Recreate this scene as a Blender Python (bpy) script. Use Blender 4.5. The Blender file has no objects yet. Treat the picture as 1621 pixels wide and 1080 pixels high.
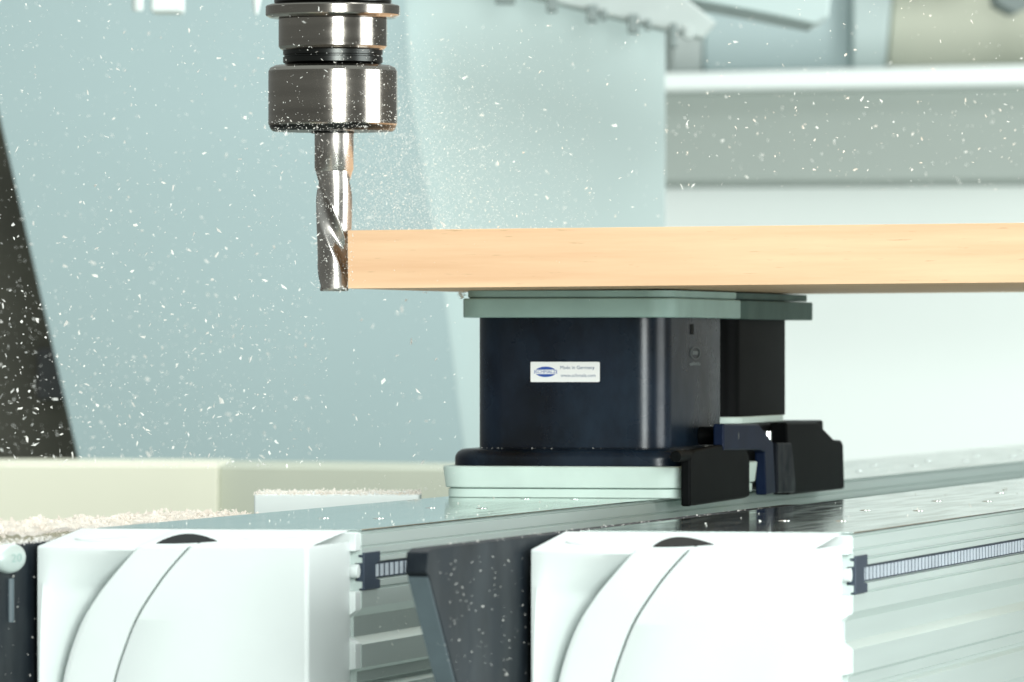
import bpy, bmesh, math, random
from mathutils import Vector, noise

random.seed(7)
# ------------------------------------------------------------------ units
# all lengths below are in "u" (3300 u = 1 m); the camera stands at the origin of the
# ground plan, Y is depth, p/t are the machine axes (p across the beams, t along them)
S = 1.0 / 3300.0
F = 11000.0                      # focal length in picture pixels (1621 wide)
XC, YH = 810.5, 545.0            # principal column, horizon row
TH = math.atan(2590.0 / F)       # the beams run 13 degrees right of the view axis
SN, CS = math.sin(TH), math.cos(TH)
ZC = 1.25                        # camera height in metres

scene = bpy.context.scene
col = scene.collection

# ------------------------------------------------------------------ camera
cam = bpy.data.cameras.new('camera')
cam.sensor_width = 36.0
cam.lens = F / 1621.0 * 36.0
cam.shift_y = (YH - 540.0) / 1621.0
cam.clip_start = 0.05
cam.clip_end = 100.0
cam.dof.use_dof = True
cam.dof.focus_distance = 10350 * S
cam.dof.aperture_fstop = 34.0
camo = bpy.data.objects.new('camera', cam)
camo.location = (0, 0, ZC)
camo.rotation_euler = (math.radians(90), 0, 0)
col.objects.link(camo)
scene.camera = camo

# ------------------------------------------------------------------ world: soft workshop light
world = bpy.data.worlds.new('World')
scene.world = world
world.use_nodes = True
wn = world.node_tree.nodes
wl = world.node_tree.links
bg = wn['Background']
tc = wn.new('ShaderNodeTexCoord')
sp = wn.new('ShaderNodeSeparateXYZ')
rmp = wn.new('ShaderNodeValToRGB')
mp = wn.new('ShaderNodeMapRange')
mp.inputs['From Min'].default_value = -1.0
wl.new(tc.outputs['Generated'], sp.inputs[0])
wl.new(sp.outputs['Z'], mp.inputs['Value'])
wl.new(mp.outputs[0], rmp.inputs[0])
rmp.color_ramp.elements[0].position = 0.42
rmp.color_ramp.elements[0].color = (0.20, 0.20, 0.18, 1)
rmp.color_ramp.elements[1].position = 0.80
rmp.color_ramp.elements[1].color = (0.90, 1.0, 0.98, 1)
wl.new(rmp.outputs[0], bg.inputs['Color'])
bg.inputs['Strength'].default_value = 0.58

# ------------------------------------------------------------------ lamps
def area(name, loc, target, sx, sy, power, color):
    l = bpy.data.lights.new(name, 'AREA')
    l.shape = 'RECTANGLE'; l.size = sx; l.size_y = sy
    l.energy = power; l.color = color
    o = bpy.data.objects.new(name, l)
    o.location = loc
    o.rotation_euler = (Vector(target) - Vector(loc)).to_track_quat('-Z', 'Y').to_euler()
    col.objects.link(o)
    return o
area('key_softbox', (0.60, 0.15, 1.62), (0.0, 3.3, 1.25), 0.95, 0.95, 78, (0.945, 1.0, 0.975))
area('side_softbox', (2.35, 2.75, 1.50), (0.1, 3.3, 1.25), 1.3, 1.2, 42, (0.94, 1.0, 1.0))
area('ceiling_softbox', (0.4, 4.1, 3.3), (0.2, 4.2, 1.0), 1.8, 1.4, 58, (0.96, 1.0, 0.99))
area('wall_fill_light', (3.3, 5.6, 1.1), (1.6, 8.8, 1.2), 1.6, 0.9, 120, (0.98, 1.0, 0.985))  # added fill outside the frame, brightens the far wall

vs = scene.view_settings
vs.view_transform = 'Standard'
vs.look = 'None'
vs.exposure = 0.22
vs.gamma = 1.0
vs.use_curve_mapping = False

# ------------------------------------------------------------------ pixel -> place helpers
def onT(x, y, t):                 # on the cross plane t
    xp = x - XC
    p = t * (xp * CS - F * SN) / (F * CS + xp * SN)
    d = t * CS - p * SN
    return p, (y - YH) * d / F
def onP(x, y, p):                 # on a plane along the beams
    q = (x - XC) / F
    t = p * (-q * SN - CS) / (SN - q * CS)
    d = t * CS - p * SN
    return t, (y - YH) * d / F
def onD(x, y, d):                 # on a frontal plane
    return (x - XC) * d / F, (y - YH) * d / F

# ------------------------------------------------------------------ materials
def srgb(r, g, b):
    def f(c):
        c /= 255.0
        return c / 12.92 if c <= 0.04045 else ((c + 0.055) / 1.055) ** 2.4
    return (f(r), f(g), f(b), 1)
def mat(name, color, rough=0.5, metal=0.0, spec=0.5, var=0.0, vscale=40.0, bump=0.0, bscale=300.0, stretch=(1, 1, 1), rvar=0.0):
    m = bpy.data.materials.new(name)
    m.use_nodes = True
    nt = m.node_tree; n = nt.nodes; l = nt.links
    b = n['Principled BSDF']
    b.inputs['Base Color'].default_value = color
    b.inputs['Roughness'].default_value = rough
    b.inputs['Metallic'].default_value = metal
    b.inputs['Specular IOR Level'].default_value = spec
    if var or bump or rvar:
        tcn = n.new('ShaderNodeTexCoord'); mpn = n.new('ShaderNodeMapping')
        mpn.inputs['Scale'].default_value = stretch
        l.new(tcn.outputs['Object'], mpn.inputs[0])
    if var:
        nz = n.new('ShaderNodeTexNoise'); nz.inputs['Scale'].default_value = vscale; nz.inputs['Detail'].default_value = 6
        l.new(mpn.outputs[0], nz.inputs['Vector'])
        mx = n.new('ShaderNodeMix'); mx.data_type = 'RGBA'
        mx.inputs['A'].default_value = tuple(c * (1 - var) for c in color[:3]) + (1,)
        mx.inputs['B'].default_value = tuple(min(1, c * (1 + var)) for c in color[:3]) + (1,)
        mr = n.new('ShaderNodeMapRange'); mr.inputs['From Min'].default_value = 0.3; mr.inputs['From Max'].default_value = 0.7
        l.new(nz.outputs['Fac'], mr.inputs['Value']); l.new(mr.outputs[0], mx.inputs['Factor'])
        l.new(mx.outputs['Result'], b.inputs['Base Color'])
    if rvar:
        nz2 = n.new('ShaderNodeTexNoise'); nz2.inputs['Scale'].default_value = vscale * 1.7; nz2.inputs['Detail'].default_value = 8
        l.new(mpn.outputs[0], nz2.inputs['Vector'])
        mr2 = n.new('ShaderNodeMapRange'); mr2.inputs['From Min'].default_value = 0.3; mr2.inputs['From Max'].default_value = 0.7
        mr2.inputs['To Min'].default_value = max(0.02, rough - rvar); mr2.inputs['To Max'].default_value = rough + rvar
        l.new(nz2.outputs['Fac'], mr2.inputs['Value']); l.new(mr2.outputs[0], b.inputs['Roughness'])
    if bump:
        nb = n.new('ShaderNodeTexNoise'); nb.inputs['Scale'].default_value = bscale; nb.inputs['Detail'].default_value = 4
        l.new(mpn.outputs[0], nb.inputs['Vector'])
        bp = n.new('ShaderNodeBump'); bp.inputs['Strength'].default_value = bump; bp.inputs['Distance'].default_value = 0.0005
        l.new(nb.outputs['Fac'], bp.inputs['Height']); l.new(bp.outputs[0], b.inputs['Normal'])
    return m

M = {}
M['white_plastic'] = mat('white_plastic', (0.69, 0.74, 0.725, 1), 0.42, var=0.05, vscale=14, bump=0.05, bscale=900)
M['black_plastic'] = mat('black_plastic', (0.005, 0.007, 0.011, 1), 0.42, spec=0.10, var=0.35, vscale=45, bump=0.12, bscale=1400, rvar=0.10)
M['navy_plastic'] = mat('navy_plastic', (0.0035, 0.007, 0.014, 1), 0.29, spec=0.29, var=0.8, vscale=22, bump=0.05, bscale=1600, rvar=0.05)
M['blue_plastic'] = mat('blue_plastic', (0.004, 0.010, 0.030, 1), 0.4, spec=0.10, var=0.2, vscale=60)
M['soft_black'] = mat('soft_black', (0.0035, 0.0042, 0.0045, 1), 0.5, spec=0.05, var=0.3, vscale=50, bump=0.08, bscale=900)
M['dark_plate'] = mat('dark_plate', (0.005, 0.009, 0.014, 1), 0.5, spec=0.12, var=0.3, vscale=35, bump=0.1, bscale=1200)
M['grey_edge'] = mat('grey_edge', (0.085, 0.115, 0.13, 1), 0.5, var=0.15, vscale=60, bump=0.1, bscale=900)
M['green_rubber'] = mat('green_rubber', (0.33, 0.48, 0.44, 1), 0.5, spec=0.35, var=0.08, vscale=45, bump=0.06, bscale=900)
M['pale_rubber'] = mat('pale_rubber', (0.66, 0.80, 0.74, 1), 0.5, spec=0.4, var=0.05, vscale=45, bump=0.05, bscale=900)
M['seam_shade_rubber'] = mat('seam_shade_rubber', (0.085, 0.13, 0.115, 1), 0.6, spec=0.08, var=0.15, vscale=45)  # seam rubber, also the green rubber with shade put into its colour
M['aluminium'] = mat('aluminium', (0.55, 0.63, 0.60, 1), 0.45, 0.45, var=0.02, vscale=18, stretch=(8, 0.3, 8), bump=0.04, bscale=220, rvar=0.02)
M['polished'] = mat('polished_aluminium', (0.62, 0.72, 0.69, 1), 0.09, 1.0, var=0.05, vscale=14, stretch=(6, 0.5, 6), rvar=0.035)
M['chrome'] = mat('chrome', (0.88, 0.92, 0.91, 1), 0.22, 1.0)
M['tool_steel'] = mat('tool_steel', (0.31, 0.285, 0.255, 1), 0.17, 1.0, var=0.18, vscale=26, stretch=(0.4, 0.4, 6), rvar=0.03)
M['dark_steel'] = mat('dark_steel', (0.045, 0.047, 0.045, 1), 0.30, 1.0, var=0.2, vscale=40)
M['carbide'] = mat('carbide', (0.52, 0.49, 0.46, 1), 0.26, 1.0, var=0.2, vscale=40, rvar=0.08)
M['sticker'] = mat('sticker_white', (0.86, 0.87, 0.86, 1), 0.4)
M['ink_blue'] = mat('ink_blue', (0.012, 0.07, 0.36, 1), 0.5)
M['ink_grey'] = mat('ink_grey', (0.05, 0.10, 0.22, 1), 0.5)
M['rack'] = mat('rack_plastic', (0.46, 0.51, 0.56, 1), 0.4, var=0.1)
M['clip'] = mat('clip_plastic', (0.028, 0.042, 0.065, 1), 0.4, var=0.15)
M['emboss'] = mat('emboss', (0.10, 0.12, 0.12, 1), 0.3)
M['panel_blue'] = mat('panel_blue', (0.325, 0.42, 0.425, 1), 0.55, var=0.05, vscale=1.5)
M['panel_pale'] = mat('panel_pale', (0.45, 0.54, 0.525, 1), 0.55, var=0.04, vscale=1.5)
M['wall'] = mat('wall_paint', (0.80, 0.86, 0.83, 1), 0.8, var=0.02, vscale=2)
M['band'] = mat('band_paint', (0.32, 0.365, 0.335, 1), 0.7, var=0.04, vscale=3)
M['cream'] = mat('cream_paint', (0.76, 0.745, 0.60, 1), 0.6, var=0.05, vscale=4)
M['olive'] = mat('olive_grey', (0.46, 0.48, 0.39, 1), 0.6, var=0.08, vscale=4)
M['olive_pale'] = mat('olive_pale', (0.47, 0.49, 0.40, 1), 0.7, var=0.06, vscale=3)
M['bay_blue'] = mat('bay_blue', (0.40, 0.50, 0.50, 1), 0.5, var=0.06, vscale=3)
M['dark_brown'] = mat('dark_brown', (0.085, 0.080, 0.060, 1), 0.6, var=0.4, vscale=6)
M['taupe'] = mat('taupe', (0.07, 0.07, 0.072, 1), 0.6, var=0.1)
M['grey_paint'] = mat('grey_paint', (0.42, 0.47, 0.45, 1), 0.6, var=0.05)
M['dark_grey'] = mat('dark_grey', (0.20, 0.24, 0.23, 1), 0.7)
M['floor'] = mat('floor_paint', (0.30, 0.33, 0.31, 1), 0.6, var=0.1, vscale=3)

def dust_haze(m, c, scale, amount):
    nt = m.node_tree; n = nt.nodes; l = nt.links; b = n['Principled BSDF']
    old = b.inputs['Base Color'].links[0].from_socket
    tcn = n.new('ShaderNodeTexCoord'); mpn = n.new('ShaderNodeMapping'); mpn.inputs['Scale'].default_value = (1, 1, 0.45)
    nz = n.new('ShaderNodeTexNoise'); nz.inputs['Scale'].default_value = scale; nz.inputs['Detail'].default_value = 9; nz.inputs['Roughness'].default_value = 0.7
    l.new(tcn.outputs['Object'], mpn.inputs[0]); l.new(mpn.outputs[0], nz.inputs['Vector'])
    mr = n.new('ShaderNodeMapRange'); mr.inputs['From Min'].default_value = 0.42; mr.inputs['From Max'].default_value = 0.75; mr.inputs['To Max'].default_value = amount
    mx = n.new('ShaderNodeMix'); mx.data_type = 'RGBA'; mx.inputs['B'].default_value = c
    l.new(nz.outputs['Fac'], mr.inputs['Value']); l.new(mr.outputs[0], mx.inputs['Factor']); l.new(old, mx.inputs['A']); l.new(mx.outputs['Result'], b.inputs['Base Color'])
dust_haze(M['navy_plastic'], (0.020, 0.040, 0.066, 1), 26, 0.6)  # dust blotches, partly a bluish sheen put into the colour
dust_haze(M['dark_plate'], (0.06, 0.07, 0.075, 1), 40, 0.4)
dust_haze(M['polished'], (0.75, 0.74, 0.70, 1), 30, 0.35)

def wood_material():
    m = bpy.data.materials.new('beech_wood'); m.use_nodes = True
    nt = m.node_tree; n = nt.nodes; l = nt.links; b = n['Principled BSDF']
    tcn = n.new('ShaderNodeTexCoord'); mpn = n.new('ShaderNodeMapping')
    mpn.inputs['Scale'].default_value = (1.6, 9.0, 30.0)
    l.new(tcn.outputs['Object'], mpn.inputs[0])
    nz = n.new('ShaderNodeTexNoise'); nz.inputs['Scale'].default_value = 3.0; nz.inputs['Detail'].default_value = 8; nz.inputs['Roughness'].default_value = 0.6
    l.new(mpn.outputs[0], nz.inputs['Vector'])
    cr = n.new('ShaderNodeValToRGB')
    e = cr.color_ramp.elements
    e[0].position = 0.28; e[0].color = (0.75, 0.44, 0.245, 1)
    e[1].position = 0.70; e[1].color = (0.91, 0.63, 0.395, 1)
    l.new(nz.outputs['Fac'], cr.inputs[0])
    # short dark pores
    mp2 = n.new('ShaderNodeMapping'); mp2.inputs['Scale'].default_value = (14, 60, 160)
    l.new(tcn.outputs['Object'], mp2.inputs[0])
    nz2 = n.new('ShaderNodeTexNoise'); nz2.inputs['Scale'].default_value = 5.0; nz2.inputs['Detail'].default_value = 3
    l.new(mp2.outputs[0], nz2.inputs['Vector'])
    mr = n.new('ShaderNodeMapRange'); mr.inputs['From Min'].default_value = 0.66; mr.inputs['From Max'].default_value = 0.78
    mr.inputs['To Max'].default_value = 0.6
    l.new(nz2.outputs['Fac'], mr.inputs['Value'])
    mx = n.new('ShaderNodeMix'); mx.data_type = 'RGBA'
    l.new(mr.outputs[0], mx.inputs['Factor']); l.new(cr.outputs[0], mx.inputs['A'])
    mx.inputs['B'].default_value = (0.36, 0.19, 0.08, 1)
    l.new(mx.outputs['Result'], b.inputs['Base Color'])
    b.inputs['Roughness'].default_value = 0.55
    bp = n.new('ShaderNodeBump'); bp.inputs['Strength'].default_value = 0.08; bp.inputs['Distance'].default_value = 0.0004
    l.new(nz2.outputs['Fac'], bp.inputs['Height']); l.new(bp.outputs[0], b.inputs['Normal'])
    return m
M['wood'] = wood_material()

def chip_material(name, c0, c1):
    m = bpy.data.materials.new(name); m.use_nodes = True
    nt = m.node_tree; n = nt.nodes; l = nt.links; b = n['Principled BSDF']
    tcn = n.new('ShaderNodeTexCoord'); nz = n.new('ShaderNodeTexNoise'); nz.inputs['Scale'].default_value = 90; nz.inputs['Detail'].default_value = 3
    l.new(tcn.outputs['Object'], nz.inputs['Vector'])
    cr = n.new('ShaderNodeValToRGB'); cr.color_ramp.elements[0].color = c0; cr.color_ramp.elements[1].color = c1
    cr.color_ramp.elements[0].position = 0.3; cr.color_ramp.elements[1].position = 0.65
    l.new(nz.outputs['Fac'], cr.inputs[0]); l.new(cr.outputs[0], b.inputs['Base Color'])
    b.inputs['Roughness'].default_value = 0.8
    tr = n.new('ShaderNodeBsdfTranslucent'); l.new(cr.outputs[0], tr.inputs['Color'])
    ms = n.new('ShaderNodeMixShader'); ms.inputs[0].default_value = 0.5
    l.new(b.outputs[0], ms.inputs[1]); l.new(tr.outputs[0], ms.inputs[2])
    l.new(ms.outputs[0], n['Material Output'].inputs[0])
    return m
M['chips'] = chip_material('wood_chips', (0.88, 0.86, 0.80, 1), (0.93, 0.92, 0.88, 1))
M['sawdust'] = chip_material('sawdust', (0.78, 0.70, 0.62, 1), (0.90, 0.85, 0.79, 1))

# ------------------------------------------------------------------ geometry helpers (frame: x, y, H with H measured downward)
class G:
    def __init__(self):
        self.v = []; self.f = []
    def add(self, v, f):
        o = len(self.v)
        self.v += v; self.f += [tuple(i + o for i in q) for q in f]
        return self
    def box(self, x0, x1, y0, y1, h0, h1):
        v = [(x, y, h) for h in (h0, h1) for y in (y0, y1) for x in (x0, x1)]
        return self.add(v, [(0, 1, 3, 2), (4, 6, 7, 5), (0, 4, 5, 1), (2, 3, 7, 6), (0, 2, 6, 4), (1, 5, 7, 3)])
    def prism(self, poly, axis, a0, a1):
        """poly points are the two other coordinates in x,y,H order"""
        def pt(q, a):
            return {'x': (a, q[0], q[1]), 'y': (q[0], a, q[1]), 'h': (q[0], q[1], a)}[axis]
        n = len(poly)
        v = [pt(q, a0) for q in poly] + [pt(q, a1) for q in poly]
        f = [tuple(range(n)), tuple(range(2 * n - 1, n - 1, -1))]
        f += [(i, (i + 1) % n, n + (i + 1) % n, n + i) for i in range(n)]
        return self.add(v, f)
    def loft(self, loops, cap=True):
        n = len(loops[0]); v = []; f = []
        for L in loops: v += L
        for k in range(len(loops) - 1):
            for i in range(n):
                f.append((k * n + i, k * n + (i + 1) % n, (k + 1) * n + (i + 1) % n, (k + 1) * n + i))
        if cap:
            f.append(tuple(range(n))); f.append(tuple(range(len(loops) * n - 1, (len(loops) - 1) * n - 1, -1)))
        return self.add(v, f)
    def lathe(self, prof, cx, cy, n=64, cap=True):
        return self.loft([[(cx + r * math.cos(2 * math.pi * i / n), cy + r * math.sin(2 * math.pi * i / n), h) for i in range(n)] for r, h in prof], cap)
    def rod(self, a, b, r, n=16):
        a = Vector(a); b = Vector(b); d = (b - a).normalized()
        u = d.orthogonal().normalized(); w = d.cross(u)
        return self.loft([[tuple(c + r * (math.cos(2 * math.pi * i / n) * u + math.sin(2 * math.pi * i / n) * w)) for i in range(n)] for c in (a, b)])

def rrect(x0, x1, y0, y1, r, h, n=8):
    out = []
    for cx, cy, a0 in ((x1 - r, y1 - r, 0), (x0 + r, y1 - r, 90), (x0 + r, y0 + r, 180), (x1 - r, y0 + r, 270)):
        for i in range(n + 1):
            a = math.radians(a0 + 90.0 * i / n)
            out.append((cx + r * math.cos(a), cy + r * math.sin(a), h))
    return out

class Thing:
    """a top-level Empty at the base of a thing; parts are given in frame coordinates"""
    def __init__(self, name, origin, label, cat, group=None, beam=True, kind=None):
        self.o = origin; self.beam = beam
        e = bpy.data.objects.new(name, None)
        e.empty_display_size = 0.05
        col.objects.link(e)
        e.location = place(origin, beam)
        if beam: e.rotation_euler = (0, 0, -TH)
        if label: e['label'] = label
        if cat: e['category'] = cat
        if group: e['group'] = group
        if kind: e['kind'] = kind
        self.e = e
    def part(self, name, g, m, bevel=0.0, parent=None, smooth=35, label=None, kind=None, seg=2):
        ob = mesh_obj(name, g, m, self.o, bevel, smooth, seg)
        ob.parent = parent or self.e
        if label: ob['label'] = label
        if kind: ob['kind'] = kind
        return ob

def place(o, beam):
    if beam:
        p, t, h = o
        return ((t * SN + p * CS) * S, (t * CS - p * SN) * S, ZC - h * S)
    return (o[0] * S, o[1] * S, ZC - o[2] * S)

def mesh_obj(name, g, m, origin, bevel=0.0, smooth=35, seg=2):
    ox, oy, oh = origin
    me = bpy.data.meshes.new(name)
    me.from_pydata([((x - ox) * S, (y - oy) * S, (oh - h) * S) for x, y, h in g.v], [], g.f)
    bm = bmesh.new(); bm.from_mesh(me)
    bmesh.ops.recalc_face_normals(bm, faces=bm.faces[:])
    bm.to_mesh(me); bm.free()
    me.materials.append(M[m])
    if smooth:
        me.shade_smooth()
        me.set_sharp_from_angle(angle=math.radians(smooth))
    ob = bpy.data.objects.new(name, me)
    col.objects.link(ob)
    if bevel:
        b = ob.modifiers.new('bevel', 'BEVEL'); b.width = bevel * S; b.segments = seg
        b.limit_method = 'ANGLE'; b.angle_limit = math.radians(40); b.harden_normals = True
    return ob

def single(name, g, m, origin, label, cat, beam=True, bevel=0.0, smooth=35, group=None, kind=None):
    ob = mesh_obj(name, g, m, origin, bevel, smooth)
    ob.location = place(origin, beam)
    if beam: ob.rotation_euler = (0, 0, -TH)
    if label: ob['label'] = label
    if cat: ob['category'] = cat
    if group: ob['group'] = group
    if kind: ob['kind'] = kind
    return ob

def text_geo(s, size, fn):
    """flat lettering as geometry; fn maps text (x, y) to frame coordinates; x is centred"""
    cu = bpy.data.curves.new('t', 'FONT'); cu.body = s; cu.size = size
    cu.align_x = 'CENTER'; cu.align_y = 'CENTER'; cu.resolution_u = 3
    ob = bpy.data.objects.new('t', cu); col.objects.link(ob)
    dg = bpy.context.evaluated_depsgraph_get()
    me = bpy.data.meshes.new_from_object(ob.evaluated_get(dg))
    g = G().add([fn(v.co.x, v.co.y) for v in me.vertices], [tuple(p.vertices) for p in me.polygons])
    bpy.data.objects.remove(ob); bpy.data.curves.remove(cu); bpy.data.meshes.remove(me)
    return g

def copy_tree(o, parent=None, dp=0.0):
    c = o.copy(); col.objects.link(c)
    c.parent = parent
    for ch in list(o.children): copy_tree(ch, c)
    return c

# ================================================================== SETTING / BACKGROUND
H_FLOOR = ZC / S
single('floor', G().box(-9000, 16000, -1500, 34000, H_FLOOR, H_FLOOR + 60), 'floor', (0, 15000, H_FLOOR), None, None, beam=False, kind='structure', smooth=0)
# far white wall on the right
DW = 30000
wx0, _ = onD(560, 0, DW); wx1, _ = onD(3000, 0, DW)
single('wall', G().box(wx0, wx1, DW, DW + 300, -3600, H_FLOOR - 1), 'wall', ((wx0 + wx1) / 2, DW, H_FLOOR), None, None, beam=False, kind='structure', smooth=0)

def frontal(name, px, d0, depth, m, label, cat, bevel=6):
    """a solid whose front outline is given at depth d0"""
    poly = [onD(x, y, d0) for x, y in px]
    ox = sum(q[0] for q in poly) / len(poly); oh = max(q[1] for q in poly)
    return single(name, G().prism(poly, 'y', d0, d0 + depth), m, (ox, d0, oh), label, cat, beam=False, bevel=bevel, smooth=35)

# wall fittings: duct band, white ledge, bays above it
DB = 28300
frontal('wall_duct', [(1000, 146), (2100, 128), (2100, 284), (1000, 291)], DB, 900, 'band', 'long grey green duct along the white wall under the white ledge', 'duct', 20)
frontal('wall_ledge', [(1000, 116), (2100, 90), (2100, 127), (1000, 145)], DB - 250, 1100, 'wall', 'long white ledge running above the grey green duct', 'ledge', 20)
frontal('storage_bay', [(1112.5, -160), (1348, -160), (1348, 112), (1112.5, 114)], DB + 350, 700, 'bay_blue', 'blue grey bay panel above the white ledge', 'panel', 15)
frontal('pillar', [(1349, -160), (1426, -160), (1402, 111), (1349, 112)], DB + 250, 800, 'panel_pale', 'pale pillar between the blue bay panel and olive panel', 'pillar', 15)
frontal('cabinet', [(1427, -160), (2100, -160), (2100, 92), (1403, 110)], DB + 350, 700, 'olive_pale', 'olive coloured cabinet front above the white ledge', 'cabinet', 15)
frontal('wall_post', [(1062, -160), (1112, -160), (1112, 114), (1062, 116)], DB + 300, 760, 'grey_paint', 'grey post beside the pale hood screen above the ledge', 'post', 15)
frontal('wall_lamp', [(1575, -60), (1640, -60), (1640, 4), (1606, 22), (1590, 14), (1575, 5)], DB - 300, 300, 'dark_grey', 'small dark fitting in front of the olive cabinet', 'fitting', 15)

# machine hood: blue grey panel with leaning left edge, pale screen beside it
DP = 18800
frontal('machine_hood', [(-20, 100), (-60, -420), (620, -420), (648, 150), (705, 480), (738, 742), (128, 742)], DP, 90, 'panel_blue', 'large blue grey machine hood panel behind the spindle', 'panel', 1)
frontal('machine_screen', [(560, -420), (1053, -420), (1053, 470), (840, 480), (800, 742), (600, 742)], DP + 100, 70, 'panel_pale', 'pale mint hood screen with straight right edge above the board', 'panel', 2)
# dark leaning strut at the far left
t_ = Thing('dark_column', (onD(20, 0, DP + 900)[0], DP + 900, onD(0, 760, DP + 900)[1]), 'dark brown column seen past the leaning hood edge at the left', 'column', beam=False)
poly = [onD(x, y, DP + 900) for x, y in [(-420, -300), (-30, -300), (10, 200), (175, 760), (-420, 760)]]
t_.part('column_body', G().prism(poly, 'y', DP + 900, DP + 1500), 'dark_brown', 10)
poly = [onD(x, y, DP + 890) for x, y in [(60, 552), (86, 552), (108, 632), (60, 632)]]
t_.part('cover_plate', G().prism(poly, 'y', DP + 860, DP + 900), 'taupe', 6)
# bed cover, one band fading rightwards, split into a cream and an olive grey piece
DC = 16800
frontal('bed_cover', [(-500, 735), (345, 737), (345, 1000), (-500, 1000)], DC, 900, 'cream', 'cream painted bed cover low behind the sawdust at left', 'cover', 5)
frontal('bed_cover', [(345.5, 738), (770, 743), (770, 1000), (345.5, 1000)], DC + 40, 820, 'olive', 'olive grey part of the bed cover low behind the vacuum block', 'cover', 5)

# cable chain rail hanging across the top of the hood
DR = 18000
ra = (760, -22); rb = (1120, 66)
rx0, rh0 = onD(*ra, DR); rx1, rh1 = onD(*rb, DR)
rail = Thing('cable_rail', (rx1, DR, rh1), 'grey cable rail with dark hanging pegs crossing the upper background', 'rail', beam=False)
g = G().prism([onD(700, -80, DR - 400), onD(700, -37, DR - 400), onD(1060, 52, DR - 400), onD(1112, 64, DR - 400), onD(1160, 40, DR - 400), onD(1190, -80, DR - 400)], 'y', DR - 400, DR - 150)
DQ = DP - 250
g = G().prism([onD(x, y, DQ) for x, y in [(690, -90), (690, -42), (1060, 50), (1112, 62), (1135, 36), (1090, 0), (1000, -90)]], 'y', DQ, DQ + 120)
rail.part('rail_body', g, 'grey_paint', 8)
for (x, y, w, hh, mm) in [(800, -4, 16, 10, 'dark_grey'), (874, 2, 9, 17, 'dark_grey'), (938, 15, 9, 20, 'dark_grey'), (956, 22, 5, 10, 'dark_grey'), (1003, 30, 9, 23, 'dark_grey'), (1026, 38, 5, 10, 'dark_grey'), (1066, 44, 6, 32, 'dark_grey'), (1090, 48, 8, 14, 'grey_paint')]:
    q = [onD(a, b, DQ - 60) for a, b in [(x - w, y - 8), (x + w, y - 8), (x + w, y + hh), (x - w, y + hh)]]
    rail.part('peg', G().prism(q, 'y', DQ - 60, DQ - 5), mm, 6)
frontal('white_housing', [(1000, -200), (1335, -200), (1312, 28), (1290, 38), (1200, 20), (1010, -16)], DQ + 700, 500, 'panel_pale', 'pale machine housing with lower edge showing at top right of centre', 'housing', 8)
# white hoses / lamp hanging in at the top edge
dl = 15500
frontal('hanging_box', [(238, -90), (289, -90), (289, 20), (238, 20)], dl, 120, 'wall', 'white box hanging in at the upper left edge', 'box', 8)
def frontal_rod(name, x, y, w, d, m, label, cat, taper=1.0):
    X, Hb = onD(x, y, d); r = w * d / F
    return single(name, G().lathe([(r, Hb - 700), (r, Hb - 60), (r * taper, Hb - 6), (r * taper * 0.8, Hb)], X, d, 24), m, (X, d, Hb), label, cat, beam=False)
frontal_rod('white_nozzle', 218, 18, 9, dl - 60, 'wall', 'narrow white nozzle hanging left of the white box', 'nozzle')
frontal_rod('tapered_nozzle', 406, 23, 11, dl - 200, 'wall', 'tapered white nozzle beside the spindle flange', 'nozzle', 0.35)

# ================================================================== CONSOLE BEAMS
PL, PR = -2676.0, -2309.0
DP2 = 663.0
TB0, TB1 = 8936.0, 19800.0
TF, TB = 8702.0, 8907.0
def spline(pts, n=40):
    """interpolate x as a function of y through points (x, y)"""
    ys = [q[1] for q in pts]; xs = [q[0] for q in pts]
    def f(y):
        y = min(max(y, ys[0]), ys[-1])
        for i in range(len(ys) - 1):
            if y <= ys[i + 1]: break
        m = []
        for k in (i, i + 1):
            a, b = max(k - 1, 0), min(k + 1, len(ys) - 1)
            m.append((xs[b] - xs[a]) / (ys[b] - ys[a]))
        h = ys[i + 1] - ys[i]; s_ = (y - ys[i]) / h
        return ((2*s_**3 - 3*s_**2 + 1) * xs[i] + (s_**3 - 2*s_**2 + s_) * h * m[0] + (-2*s_**3 + 3*s_**2) * xs[i+1] + (s_**3 - s_**2) * h * m[1])
    return f

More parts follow.
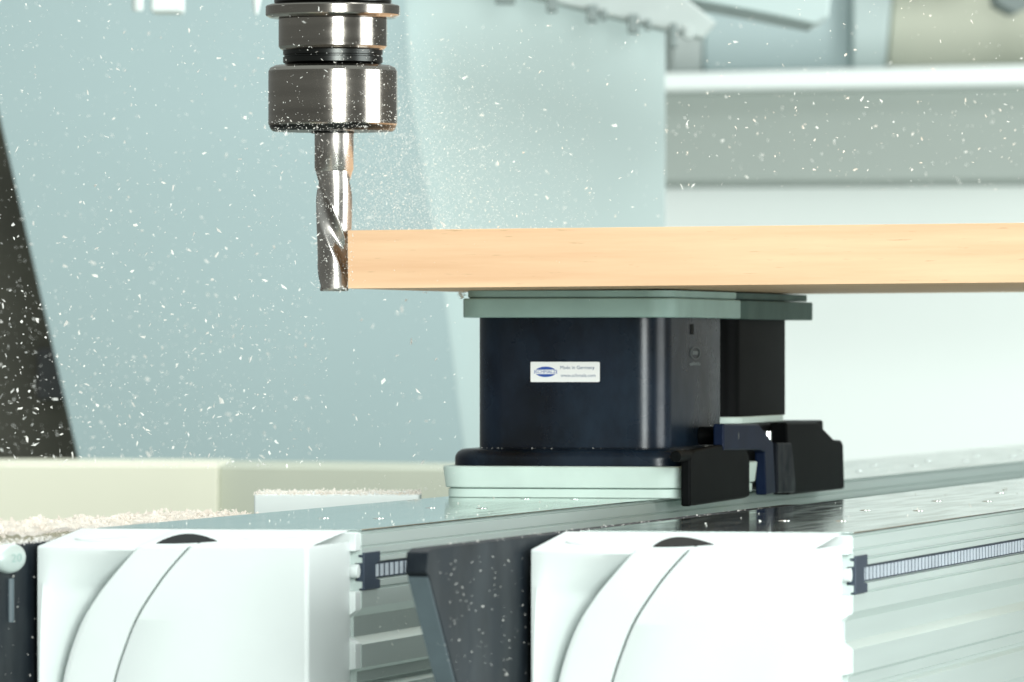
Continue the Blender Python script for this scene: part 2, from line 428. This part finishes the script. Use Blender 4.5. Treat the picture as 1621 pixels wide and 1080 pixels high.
def make_console(label):
    c = Thing('console_beam', (-2488, 12000, 620), label, 'console beam', 'console beams of the machine bed')
    o = PR
    prof = [(PL + 4, 249), (o - 5, 249), (o - 5, 251.8), (o, 252.6), (o, 267.5), (o - 3, 268.5), (o - 3, 270), (o, 271), (o, 279.5), (o - 5, 280), (o - 5, 283), (o, 284), (o, 290.5),
            (o - 9, 291), (o - 9, 315), (o, 315.5), (o, 324), (o - 4, 325), (o - 4, 327), (o, 328), (o, 350), (o - 4, 354), (o - 11, 362), (o - 11, 389), (o - 4, 396), (o, 399),
            (o, 430), (o - 7, 435), (o - 7, 449), (o - 12, 451), (o - 12, 456), (o - 5, 461), (o - 5, 500), (o - 12, 510), (o - 12, 540), (o, 552), (o, 620), (PL + 4, 620)]
    body = c.part('aluminium_profile', G().prism(prof, 'y', TB0, TB1), 'aluminium', 0, smooth=25)
    c.part('top_plate', G().box(PL, PR, TB0, TB1, 246, 248.9), 'polished', 1.2)
    # toothed rack lying in its channel
    c.part('rack_bed', G().box(o - 8.9, o - 5.0, TB0 + 60, TB1, 293, 313.5), 'clip', smooth=0)  # dark colour stands in for the shade between the teeth
    g = G()
    t = TB0 + 92
    while t < TB1 - 20:
        g.box(o - 5.0, o - 3.6, t, t + 13, 295, 311.5); t += 27
    c.part('toothed_rack', g, 'rack', smooth=0)
    cl = G().prism([(TB0 + 3, 277), (TB0 + 88, 277), (TB0 + 88, 291), (TB0 + 64, 293), (TB0 + 64, 313), (TB0 + 88, 315), (TB0 + 88, 327), (TB0 + 3, 327)], 'x', o - 8, o + 3)
    c.part('rack_clip', cl, 'clip', 1.0)
    # screws let into the top in pairs
    for k in range(13):
        for q in (164, 245):
            x, y = PL + q, 9510 + 624 * k + random.uniform(-8, 8)
            g = G().lathe([(8.5, 246), (8.5, 245.7), (7.5, 245.45), (5.5, 245.2), (2.5, 245.0), (0.3, 244.95)], x, y, 20)
            c.part('screw', g, 'chrome', smooth=50)
    # white end block -------------------------------------------------
    a1 = spline([(219, 862), (186, 900), (154, 940), (125, 989), (101, 1061), (93, 1120), (90, 1210)])
    a2 = spline([(303, 862), (273, 895), (250.6, 923.6), (217, 976.6), (193, 1037), (181, 1078), (172, 1130), (168, 1210)])
    g = G(); rows = []
    ys = [864.5, 865.3, 866.6, 869] + [872 + 8 * i for i in range(43)]
    for r, y in enumerate(ys):
        x1, x2 = a1(y), a2(y)
        rnd = [4.5, 1.8, 0.5, 0][r] if r < 4 else 0
        dk = min(1.0, max(0.12, (y - 864) / 70.0))
        row = []
        for k in range(13):
            s_ = k / 12.0
            row.append((58.5 + (x1 - 58.5) * s_, 75 * dk * s_ ** 1.7 + (3.0 if k == 0 else 0)))
        row.append((x1 + 1.4, 3.5)); row.append((x1 + 4, 2.2)); row.append((x1 + 12, 1.8))
        for k in range(1, 5):
            row.append((x1 + 12 + (x2 - 2.5 - x1 - 12) * k / 4.0, 1.8))
        row += [(x2 - 1.3, 16), (x2 + 1.1, 16), (x2 + 2.2, 0.8), (x2 + 4, 0)]
        for k in range(1, 5):
            row.append((x2 + 4 + (480 - x2 - 4) * k / 4.0, 0))
        row += [(485, 0.7), (488.2, 2.6), (490, 7)]
        rows.append([(onT(x, y, TF) + (dd + rnd,)) for x, dd in row])
    n = len(rows[0])
    v = [(q[0], TF + q[2], q[1]) for rw in rows for q in rw]
    f = [(r * n + i, r * n + i + 1, (r + 1) * n + i + 1, (r + 1) * n + i) for r in range(len(rows) - 1) for i in range(n - 1)]
    nb = len(v)
    v += [(q[0], TB - 3, 246.2) for q in rows[0]]; v += [(q[0], TB, 248.5) for q in rows[0]]
    f += [(i, nb + i, nb + i + 1, i + 1) for i in range(n - 1)]
    f += [(nb + i, nb + n + i, nb + n + i + 1, nb + i + 1) for i in range(n - 1)]
    # sides down to the foot
    nb2 = len(v)
    v += [(rw[0][0], TB, rw[0][1]) for rw in rows]; v += [(rw[-1][0], TB, rw[-1][1]) for rw in rows]
    R = len(rows)
    f += [(r * n, (r + 1) * n, nb2 + r + 1, nb2 + r) for r in range(R - 1)]
    f += [(r * n + n - 1, nb2 + R + r, nb2 + R + r + 1, (r + 1) * n + n - 1) for r in range(R - 1)]
    blk = c.part('end_block', G().add(v, f), 'white_plastic', smooth=30)
    # stop pin hole in the sloped top: its shade laid on as a dark lens, cut by the front edge
    def ontop(x, y):
        lo, hi = TF, TB
        for _ in range(40):
            m_ = (lo + hi) / 2
            p, h = onT(x, y, m_)
            hs = 263.0 + (246.2 - 263.0) * (m_ - TF) / (TB - TF)
            if h > hs: hi = m_
            else: lo = m_
        return p, m_, hs
    pts = []
    for i in range(17):
        s_ = i / 16.0
        pts.append((248 + 96 * s_, 860.5 - 13.0 * math.sin(math.pi * s_) ** 0.9 - 3.0 * s_))
    for i in range(1, 16):
        s_ = 1 - i / 16.0
        pts.append((248 + 96 * s_, 860.5 - 3.0 * s_ + 1.2 * math.sin(math.pi * s_)))
    top = [ontop(x, y) for x, y in pts]
    g = G().add([(q[0], q[1], q[2] - 0.9) for q in top] + [(q[0], q[1], q[2] + 2) for q in top],
                [tuple(range(len(top)))] + [(i, (i + 1) % len(top), len(top) + (i + 1) % len(top), len(top) + i) for i in range(len(top))])
    c.part('stop_pin_hole_shade', g, 'soft_black', parent=blk)
    # two shallow screw covers left and right of it
    for x in (165, 432):
        cx, cy, ch = ontop(x, 853)
        g = G().loft([[(cx + r * 40 * math.cos(a), cy + r * 26 * math.sin(a), 263.0 - 16.8 * (cy + r * 26 * math.sin(a) - TF) / (TB - TF) - hh) for a in [2 * math.pi * i / 28 for i in range(28)]] for r, hh in ((1, -0.5), (0.97, 1.2), (0.86, 1.6), (0.80, 0.9))])
        c.part('screw_cover', g, 'white_plastic', parent=blk, smooth=25)
    # profiled end plate between block and beam
    a, b = PR - 1.0, PR - 15
    ep = [(PL + 6, 250), (a, 250), (a, 274), (b, 275), (b, 327), (a, 328), (a, 353), (b, 363), (b, 388), (a, 397), (a, 430), (b, 433), (b, 530), (PL + 6, 530)]
    c.part('end_plate', G().prism(ep, 'y', TB + 0.5, TB0 - 0.5), 'white_plastic', 1.2)
    c.part('bolt_head', G().rod((b - 1, TB0 - 15, 301), (a + 1, TB0 - 15, 301), 9), 'white_plastic', 1.0)
    return c

con1 = make_console('polished aluminium console beam carrying the vacuum block, white end block at left')
con2r = copy_tree(con1.e)
con2r.location = place((-2488 + DP2, 12000, 620), True)
con2r['label'] = 'polished aluminium console beam at right front with its rack in full view'

# dark side plates beside the end blocks ------------------------------
def side_plate(dp, t_front_top, h_top, label):
    pf = -2035.0 - DP2 + dp              # visible (right) face
    c = Thing('side_plate', (pf - 12, 9000, 560), label, 'side plate', 'dark plates beside the end blocks')
    t0 = t_front_top
    prof = [(t0 + 28, h_top), (10600, h_top), (10600, 560), (t0 + 300, 560), (t0 + 14, h_top + 34), (t0, h_top + 28), (t0 + 8, h_top + 4)]
    c.part('plate_body', G().prism(prof, 'x', pf - 27, pf), 'dark_plate', 1.5)
    e = [(t0 + 13.0, h_top + 34), (t0 + 299, 560), (t0 + 295, 560), (t0 + 9.0, h_top + 34)]
    c.part('edge_strip', G().prism(e, 'x', pf - 26, pf - 1), 'grey_edge', 0.6)
    return c, pf
tq, hq = onP(664, 868, -2035.0)
sp2, pf2 = side_plate(DP2, tq + 35, 249, 'dark plate with slanted grey edge between the two white end blocks')
sp1, pf1 = side_plate(0, 8050, 261, 'dark plate with a round bolt at the lower left corner')
# round bolt cap
bt, bh = onP(12, 884, pf1)
g = G()
prof = [(70, 0), (70, 3), (66, 7), (55, 10), (30, 11.5), (1, 12)]
loops = []
for r, k in prof:
    loops.append([(pf1 + k, bt + r * 0.86 * math.cos(2 * math.pi * i / 40), bh + r * 0.275 * math.sin(2 * math.pi * i / 40)) for i in range(40)])
sp1.part('bolt_cap', G().loft(loops), 'aluminium', smooth=60)
g = text_geo('20', 20, lambda x, y: (pf1 + 12.4, bt + 2.0 * x * 1.2, bh - y * 0.75))
sp1.part('bolt_number', g, 'green_rubber')
ct, ch = onP(15, 916, pf1); ct2, ch2 = onP(15, 985, pf1)
sp1.part('rib', G().rod((pf1 + 1, ct, ch), (pf1 + 1, ct2, ch2), 5), 'grey_edge', smooth=60)

# ================================================================== LEDGE WITH SAWDUST, WHITE BLOCK BEHIND THE BEAM
single('dust_ledge', G().box(PL - 420, PL - 34, 8300, 10120, 268, 300), 'olive', (PL - 200, 9800, 300), 'narrow ledge beside the beam buried under the heap of sawdust', 'ledge', bevel=3)

# white low block behind
t0b, h0b = onP(402, 786, PL - 60)
d0 = 11250
wx0, wh0 = onD(402, 783, d0); wx1, wh1 = onD(664, 783, d0)
single('white_block', G().box(wx0, wx1, d0, d0 + 260, wh0, wh0 + 110), 'white_plastic', ((wx0 + wx1) / 2, d0, wh0 + 110), 'low white block behind the beam with sawdust along its top', 'block', beam=False, bevel=3)

def flake(g, x, y, h, s_):
    """a small bent shaving of two or three facets"""
    a = Vector((random.gauss(0, 1), random.gauss(0, 1), random.gauss(0, 1))).normalized()
    b = a.cross(Vector((random.gauss(0, 1), random.gauss(0, 1), random.gauss(0, 1)))).normalized()
    c = a.cross(b)
    L = s_ * random.uniform(0.6, 1.6); w = s_ * random.uniform(0.25, 0.6); k = random.uniform(-0.5, 0.5) * L
    P = Vector((x, y, h))
    pts = [P - a * L, P - a * L * 0.2 + b * w + c * k * 0.5, P - a * L * 0.1 - b * w + c * k * 0.4, P + a * L + c * k * 0.2 + b * random.uniform(-w, w), P + a * L * 0.6 - b * w * 1.3 - c * k]
    g.add([tuple(q) for q in pts], [(0, 1, 2), (1, 3, 4, 2)])

# sawdust heap on the ledge: bumpy sheet plus loose shavings
g = G(); NT, NP = 150, 26
tA, tB_ = 8320.0, 10110.0
def heap(u_, v_):
    t = tA + (tB_ - tA) * u_
    p = PL - 36 - 230 * v_
    crown = 30 * (1 - 0.55 * u_) * math.sin(math.pi * min(1, v_ * 0.8 + 0.2)) ** 0.7
    crown *= min(1, (1 - u_) * 8 + 0.15)
    n1 = noise.noise(Vector((t * 0.008, p * 0.05, 3.1))) * 9 + noise.noise(Vector((t * 0.05, p * 0.15, 7.7))) * 4 + noise.noise(Vector((t * 0.12, p * 0.3, 1.7))) * 3
    return p, t, 268 - max(0.2, crown + n1)
for i in range(NT + 1):
    for j in range(NP + 1):
        g.v.append(heap(i / NT, j / NP))
for i in range(NT):
    for j in range(NP):
        a = i * (NP + 1) + j
        g.f.append((a, a + 1, a + NP + 2, a + NP + 1))
for k in range(5200):
    u_, v_ = random.random(), random.random() ** 0.8
    p, t, h = heap(u_, v_)
    flake(g, p, t, h - random.uniform(0, 3.0), random.choice([2.0, 2.5, 3, 3.5, 5]))
for k in range(170):
    u_, v_ = random.random(), random.random() ** 0.8
    p, t, h = heap(u_, v_)
    flake(g, p, t, h - random.uniform(1, 5.0), random.uniform(5, 9))
single('sawdust_heap', g, 'sawdust', (PL - 150, 9200, 268), 'heap of pale sawdust along the far edge of the left beam', 'sawdust', smooth=0, kind='stuff')

# sawdust lying on the white block and a few surfaces
g = G()
for k in range(1500):
    flake(g, random.uniform(wx0, wx1), d0 + random.random() ** 2 * 250, wh0 - abs(random.gauss(0, 2.0)), random.uniform(1.2, 3.2))
single('sawdust_layer', g, 'sawdust', ((wx0 + wx1) / 2, d0 + 100, wh0), 'thin crust of sawdust on top of the low white block', 'sawdust', beam=False, smooth=0, kind='stuff')

# ================================================================== FRONT VACUUM BLOCK
vb = Thing('vacuum_block', (-2465, 11130, 247), 'black vacuum block with white sticker clamped under the front of the board', 'vacuum block', 'vacuum blocks under the board')
B0, B1, BT0, BT1 = -2673.5, -2262.0, 10827.0, 11440.0
def pad(x0, x1, y0, y1, r, h0, h1, e=2.0):
    return G().loft([rrect(x0 + e, x1 - e, y0 + e, y1 - e, r - e, h0), rrect(x0, x1, y0, y1, r, h0 + e), rrect(x0, x1, y0, y1, r, h1 - e), rrect(x0 + e, x1 - e, y0 + e, y1 - e, r - e, h1)])
vb.part('base_pad', pad(B0 + 8, B1 - 8, BT0 + 8, BT1 - 8, 45, 231.8, 245.6, 1.0), 'pale_rubber', label='thin lower layer of the pale green base pad')
# upper base layer flares slightly towards its top
vb.part('base_pad', G().loft([rrect(B0 + 2, B1 - 2, BT0 + 2, BT1 - 2, 48, 195.4), rrect(B0, B1, BT0, BT1, 50, 197.4), rrect(B0 + 4, B1 - 4, BT0 + 4, BT1 - 4, 46, 228.5), rrect(B0 + 6, B1 - 6, BT0 + 6, BT1 - 6, 45, 230.0)]), 'pale_rubber', label='thick upper layer of the pale green base pad')
vb.part('seam', G().loft([rrect(B0 + 11, B1 - 11, BT0 + 11, BT1 - 11, 42, 229.8), rrect(B0 + 11, B1 - 11, BT0 + 11, BT1 - 11, 42, 232.2)]), 'seam_shade_rubber')
fl0, fl1, ft0, ft1 = -2658.0, -2275.0, 10842.0, 11420.0
loops = [rrect(fl0 + 40, fl1 - 28, ft0 + 40, ft1 - 28, 34, 166.0)]
for i in range(7):
    a = math.radians(90 * i / 6)
    e = 18 * (1 - math.sin(a)); loops.append(rrect(fl0 + e, fl1 - e, ft0 + e, ft1 - e, 52 - e, 168 + 16 * (1 - math.cos(a))))
loops.append(rrect(fl0, fl1, ft0, ft1, 52, 194.9))
vb.part('foot_flange', G().loft(loops), 'navy_plastic', smooth=50)
Y0, Y1, YT0, YT1 = -2628.0, -2311.0, 10889.0, 11368.0
vb.part('body', G().loft([rrect(Y0, Y1, YT0, YT1, 50, h, 14) for h in (-43, 60, 169)]), 'navy_plastic', smooth=60)
Q0, Q1, QT0, QT1 = -2646.0, -2290.0, 10856.0, 11432.0
vb.part('suction_plate', pad(Q0, Q1, QT0, QT1, 44, -73.6, -42.8, 1.6), 'green_rubber', label='thick grey green suction plate under the board')
vb.part('suction_pad', pad(Q0 + 7, Q1 - 7, QT0 + 7, QT1 - 7, 40, -86.6, -75.2, 1.2), 'green_rubber', label='thin grey green sealing pad touching the board')
vb.part('seam', G().loft([rrect(Q0 + 9, Q1 - 9, QT0 + 9, QT1 - 9, 38, -75.4), rrect(Q0 + 9, Q1 - 9, QT0 + 9, QT1 - 9, 38, -73.4)]), 'seam_shade_rubber')
# sticker
sx0, sh0 = onT(840, 573, YT0); sx1, sh1 = onT(949.5, 605, YT0)
def rect_round(x0, x1, h0, h1, r, n=5):
    return [(q[0], q[1]) for q in rrect(x0, x1, h0, h1, r, 0, n)]
st = vb.part('sticker', G().prism(rect_round(sx0, sx1, sh0, sh1, 2.2), 'y', YT0 - 0.8, YT0 + 0.5), 'sticker')
def cap_lens(cx, ch, hw, hh, ylo, yhi, n=24):
    """horizontal slice ylo..yhi (fractions of the half height, up positive) of a lens shape"""
    up, dn = [], []
    for i in range(n + 1):
        x = -1 + 2 * i / n
        yy = 1 - x * x
        yy = max(0.0, yy) ** 0.6
        up.append((x, min(yy, yhi))); dn.append((x, max(-yy, ylo)))
    pts = [(x, a, b) for (x, a), (_, b) in zip(up, dn) if a > b + 1e-4]
    v = [(cx + x * hw, YT0 - 1.0, ch - a * hh) for x, a, b in pts] + [(cx + x * hw, YT0 - 1.0, ch - b * hh) for x, a, b in pts]
    m_ = len(pts)
    return v, [(i, i + 1, m_ + i + 1, m_ + i) for i in range(m_ - 1)]
lx, lh = onT(864, 588.8, YT0)
g = G(); g.add(*cap_lens(lx, lh, 18.5, 8.4, 0.42, 1.0)); g.add(*cap_lens(lx, lh, 18.5, 8.4, -1.0, -0.42))
g.box(lx - 18.6, lx - 17.4, YT0 - 1.1, YT0 - 0.9, lh - 3.0, lh + 3.0); g.box(lx + 17.4, lx + 18.6, YT0 - 1.1, YT0 - 0.9, lh - 3.0, lh + 3.0)
vb.part('logo', g, 'ink_blue', parent=st, smooth=0)
vb.part('lettering', text_geo('SCHMALZ', 7.4, lambda x, y: (lx + x * 1.02, YT0 - 1.1, lh - y)), 'ink_blue', parent=st, smooth=0)
tx, th_ = onT(914, 582.2, YT0)
vb.part('lettering', text_geo('Made in Germany', 7.9, lambda x, y: (tx + x, YT0 - 1.1, th_ - y)), 'ink_grey', parent=st, smooth=0)
tx2, th2 = onT(915.5, 594.6, YT0)
vb.part('lettering', text_geo('www.schmalz.com', 7.7, lambda x, y: (tx2 + x, YT0 - 1.1, th2 - y)), 'ink_grey', parent=st, smooth=0)
# moulded mark and slot on the right side of the body
mt, mh = onP(1100, 559, Y1)
ring = []
for r, k in ((40, 0.2), (40, 1.2), (36, 1.2), (36, 0.2)):
    ring.append([(Y1 + k, mt + r * math.cos(2 * math.pi * i / 32), mh + r * 0.26 * math.sin(2 * math.pi * i / 32)) for i in range(32)])
g = G().loft(ring, cap=False)
for k in (-18, -2, 10):
    g.box(Y1, Y1 + 1.2, mt + k, mt + k + 9, mh - 3.2, mh + 2.6)
for k in range(7):
    g.box(Y1, Y1 + 1.2, mt - 40 + 12 * k, mt - 33 + 12 * k, mh + 16.5 - (k % 3), mh + 20.5)
vb.part('moulded_mark', g, 'emboss', smooth=0)
st_, sh_ = onP(1095, 522, Y1)
vb.part('slot', G().box(Y1 - 1, Y1 + 0.8, st_ - 14, st_ + 14, sh_ - 9, sh_ + 8), 'soft_black', 0.8)
# hanging stop flap on the right
PF = -2252.0
fpx = [(1093, 722), (1101, 712), (1150, 703), (1180, 708), (1187, 722), (1187, 786), (1180, 789), (1093, 802)]
poly = [onP(x, y, PF) for x, y in fpx]
flap = vb.part('stop_flap', G().prism(poly, 'x', PF - 16, PF), 'soft_black', 4, seg=3)
kt, kh = onP(1153, 690, PF - 10)
vb.part('pivot_knob', G().rod((PF - 60, kt, kh), (PF - 2, kt, kh), 15, 20), 'soft_black', 4, seg=3)
kt2, kh2 = onP(1162, 690, PF - 4)
vb.part('pivot_pin', G().rod((PF - 50, kt2 + 8, kh2), (PF + 2, kt2 + 8, kh2), 7, 16), 'chrome', 1.0)
ht, hh_ = onP(1070, 718, PF - 6)
vb.part('hinge', G().rod((PF - 9, ht + 10, hh_ + 5), (PF - 9, ht + 300, hh_ + 5), 9, 16), 'soft_black', 2)

# ================================================================== REAR VACUUM BLOCK
rv = Thing('vacuum_block', (-2465, 11700, 247), 'black vacuum block in shadow behind the front one, on a black stop bracket', 'vacuum block', 'vacuum blocks under the board')
rt0 = 11445.0
rt1, _ = onP(1249, 600, Y1)
rv.part('body', G().loft([rrect(Y0, Y1, rt0 + 10, rt1, 40, h, 10) for h in (-43, 60, 123)]), 'soft_black', smooth=60)
rq1, _ = onP(1293, 490, Q1)
rv.part('suction_plate', pad(Q0 + 4, Q1 - 2, rt0 - 6, rq1, 34, -73.6, -42.0, 1.6), 'seam_shade_rubber')  # shade on the rear plate and pad is put into their colour
rv.part('suction_pad', pad(Q0 + 12, Q1 - 10, rt0 + 2, rq1 - 14, 30, -86.6, -75.2, 1.2), 'seam_shade_rubber')
rct, _ = onP(1246, 664, Y1 + 8)
rv.part('collar', pad(Y0 - 8, Y1 + 8, rt0, rct, 40, 122.5, 134, 1.5), 'pale_rubber')
PA = -2262.0
hpx = [(1246, 669), (1294, 668), (1321, 696), (1332, 697), (1335, 703), (1337, 788), (1250, 789)]
poly = [onP(x, y, PA) for x, y in hpx]
poly = [(t, min(h, 258)) for t, h in poly]
rv.part('housing', G().prism(poly, 'x', PA - 30, PA), 'soft_black', 4, seg=3)
ha = min(q[0] for q in poly); hb = max(q[0] for q in poly)
rv.part('housing_deck', G().box(Y0 - 10, PA - 31, rt0 + 5, hb - 40, 135, 244.5), 'soft_black', 4)
PB = PA + 12
apx = [(1146, 671), (1201, 671), (1224, 700), (1228, 781), (1213, 784), (1211, 716), (1204, 712), (1146, 713)]
poly = [onP(x, y, PB) for x, y in apx]
arm = rv.part('stop_arm', G().prism(poly, 'x', PB - 18, PB), 'blue_plastic', 3, seg=3, label='dark blue angled stop arm')
apx = [(1199, 674), (1219, 698), (1221, 776), (1216, 777), (1215, 706), (1197, 702), (1150, 702), (1150, 700), (1196, 699)]
apx = [(1229, 701), (1252, 701), (1258, 764), (1258, 780), (1230, 781)]
poly = [onP(x, y, PB - 8) for x, y in apx]
rv.part('rib', G().prism(poly, 'x', PB - 30, PB - 6), 'black_plastic', 3)
gt, gh = onP(1238, 690, PB)
rv.part('spring_pin', G().rod((PB - 26, gt, gh - 8), (PB - 26, gt, gh + 12), 8), 'chrome', 1)

# ================================================================== WOODEN BOARD
bt0, bp0 = 10395.0, -2708.0
bd = Thing('wooden_board', (-2330, 11100, -87.0), 'thick pale beech board lying on the vacuum blocks', 'board')
gb = G(); nx = 2900
gb.box(bp0, bp0 + nx, bt0, bt0 + 1690, -178.6, -88.6)
b_ob = bd.part('board', gb, 'wood', 0.5)
bd.e.rotation_euler = (0, math.radians(-0.40), -TH)

# ================================================================== SPINDLE WITH TOOL
sd = 10770.0; k_ = sd / F
scx = (527 - XC) * k_
def yy(y): return (y - YH) * k_
sp_ = Thing('machine_spindle', (scx, sd, yy(209)), 'steel machine spindle with collet nut hanging over the board end', 'spindle', beam=False)
def lat(name, prof, m, n=128, smooth=8):
    return sp_.part(name, G().lathe([(r * k_, yy(y)) for r, y in prof], scx, sd, n), m, smooth=smooth)
lat('spindle_nose', [(93, -420), (93, 4), (90, 7)], 'dark_steel')
lat('flange', [(94, 6), (105, 9), (106.5, 11), (106.5, 24), (105, 26), (99, 29), (87, 30)], 'tool_steel')
lat('holder_body', [(86, 30.5), (86, 74), (83, 78), (80, 80)], 'tool_steel')
lat('groove_ring', [(79, 80.2), (79, 87), (77, 88), (77, 90), (79, 91), (79, 99), (74, 103)], 'dark_steel')
nut = lat('collet_nut', [(84, 103.3), (92, 104), (99, 107.5), (102.2, 113), (102.2, 196.5), (101, 199)], 'tool_steel')
sp_.part('chamfer_ring', G().lathe([(r * k_, yy(y)) for r, y in [(101, 199.2), (98.5, 205), (95, 208), (34, 208.6), (34, 211.5), (31.5, 211.6)]], scx, sd, 128), 'dark_steel', parent=nut, smooth=8)

cx_ = (529 - XC) * k_
ct_ = Thing('router_bit', (cx_, sd, yy(461)), 'spiral router bit held in the spindle, cutting the board end', 'router bit', beam=False)
ct_.part('shank', G().lathe([(31 * k_, yy(209.5)), (31 * k_, yy(268)), (29 * k_, yy(272))], cx_, sd, 48), 'carbide', smooth=40)
loops = []; NR = 70
for i in range(NR + 1):
    y = 270 + (461 - 270) * i / NR
    R = (29.5 - 3.2 * i / NR) * k_
    tw = 2 * math.pi * (y - 270) / 330.0 + 2.2
    L = []
    fade = min(1, i / 12.0)
    for j in range(56):
        a = 2 * math.pi * j / 56
        q = (a % math.pi) / math.pi                     # two flutes
        gul = 0.0
        if q < 0.40: gul = math.sin(math.pi * q / 0.40) ** 0.9 * 0.30
        elif q < 0.85: gul = 0.05 * (1 - (q - 0.40) / 0.45)
        r = R * (1 - gul * fade)
        if i == NR: r *= 0.93
        L.append((cx_ + r * math.cos(a + tw), sd + r * math.sin(a + tw), yy(y)))
    loops.append(L)
ct_.part('fluted_edge', G().loft(loops), 'carbide', smooth=75)

# ================================================================== FLYING CHIPS AND DUST
g = G()
def fly(x, y, d, s_):
    X, h = onD(x, y, d)
    flake(g, X, d, h, s_)
def size():
    r = random.random()
    return 0.8 + 1.1 * random.random() if r < 0.72 else (1.8 + 1.9 * random.random() if r < 0.95 else 3.4 + 2.4 * random.random())
def cloud(n, x0, x1, y0, y1, dens=None, sz=size, d0=9400, d1=14500):
    k = 0
    while k < n:
        x, y = random.uniform(x0, x1), random.uniform(y0, y1)
        if dens and random.random() > dens(x, y): continue
        fly(x, y, random.uniform(d0, d1), sz()); k += 1
cloud(3000, -40, 520, -20, 740, lambda x, y: 0.42 + 0.58 * max(0, (y - 120) / 620.0) ** 1.1)
cloud(200, 0, 440, 480, 740, lambda x, y: 1.0, lambda: 1.4 + 2.2 * random.random())
fine = lambda: 0.8 + 1.2 * random.random() ** 2
cloud(1500, 560, 860, 90, 362, lambda x, y: math.exp(-((x - 640) / 130.0) ** 2) * (0.25 + 0.75 * (y - 90) / 272), fine, 10500, 12200)
cloud(520, 560, 1050, 20, 360, lambda x, y: 1 - 0.6 * (x - 560) / 490)
cloud(600, 1050, 1640, -10, 300, lambda x, y: 0.35 + 0.65 * (1 if y > 140 else 0))
cloud(170, 555, 735, 462, 780)
cloud(240, 400, 640, 20, 240, lambda x, y: 0.4 + 0.6 * y / 240, fine, 10300, 10650)
cloud(260, 430, 630, 188, 214, None, fine, 10550, 10650)
cloud(520, 498, 560, 220, 462, None, fine, 10600, 10730)
cloud(9500, 556, 940, 60, 363, lambda x, y: (0.15 + math.exp(-((x - 630) / 110.0) ** 2)) * (0.12 + 0.88 * ((y - 60) / 303) ** 1.3), lambda: 0.5 + 0.7 * random.random(), 10450, 13000)
cloud(1800, 380, 1050, 40, 480, lambda x, y: math.exp(-((x - 560) / 260.0) ** 2), lambda: 0.45 + 0.5 * random.random(), 10200, 13500)
single('flying_wood_chips', g, 'chips', onD(500, 500, 11000)[:1] + (11000, 0), 'cloud of pale wood chips flying round the spindle and hood', 'wood chips', beam=False, smooth=0, kind='stuff')

# chips that have settled on the machine
g = G()
def settle(n, x0, x1, y0, y1, h, sz=(0.8, 2.2)):
    for _ in range(n):
        flake(g, random.uniform(x0, x1), random.uniform(y0, y1), h - 0.6, random.uniform(*sz))
settle(60, PL, PR, 9000, 10800, 246); settle(70, PL, PR, 10800, 16000, 246); settle(60, PL + DP2, PR + DP2, 9000, 13000, 246)
settle(40, fl0 + 10, fl1 - 30, ft0 + 16, ft0 + 40, 168, (0.9, 1.9))
settle(14, PF - 14, PF - 2, 10900, 11280, 165, (0.8, 1.8))
for _ in range(110):
    x, y = random.uniform(690, 840), random.uniform(880, 1080)
    t, h = onP(x, y, pf2); flake(g, pf2 + 1.5, t, h, random.choice([0.7, 0.9, 1.0, 1.3, 2.0]))
for _ in range(26):
    x, y = random.uniform(0, 56), random.uniform(880, 1080)
    t, h = onP(x, y, pf1); flake(g, pf1 + 1.5, t, h, random.choice([0.8, 1.0, 1.4, 2.0]))
for _ in range(20):
    x, y = random.uniform(590, 650), random.uniform(930, 1080)
    t, h = onP(x, y, PR); flake(g, PR + 1, t, h, random.choice([0.8, 1.2, 1.8]))
for _ in range(90):
    t = random.uniform(8400, 10400); flake(g, pf2 - random.uniform(0, 26), t, 248.4, random.uniform(0.8, 2))
for _ in range(700):
    t = random.uniform(8000, 8900); flake(g, pf1 - random.uniform(-3, 27), t, 261 - abs(random.gauss(0, 3)), random.uniform(1.5, 3.5))
for _ in range(130):
    flake(g, bp0 + random.random() * 900, bt0 + random.random() * 60, -177.8 - 0.5, random.uniform(0.8, 2.0))
for _ in range(420):
    flake(g, bp0 - abs(random.gauss(0, 1.6)), bt0 + random.random() ** 2 * 80, -87 - 90 * random.random(), random.uniform(0.5, 1.5))
for _ in range(60):
    flake(g, Q0 + random.gauss(0, 3), QT0 + 20 + random.uniform(0, 14), -80 + random.gauss(0, 3), random.uniform(1.0, 2.4))
single('settled_wood_chips', g, 'chips', (-2488, 10000, 246), 'loose pale chips scattered over the beams and dark plates', 'wood chips', smooth=0, kind='stuff')
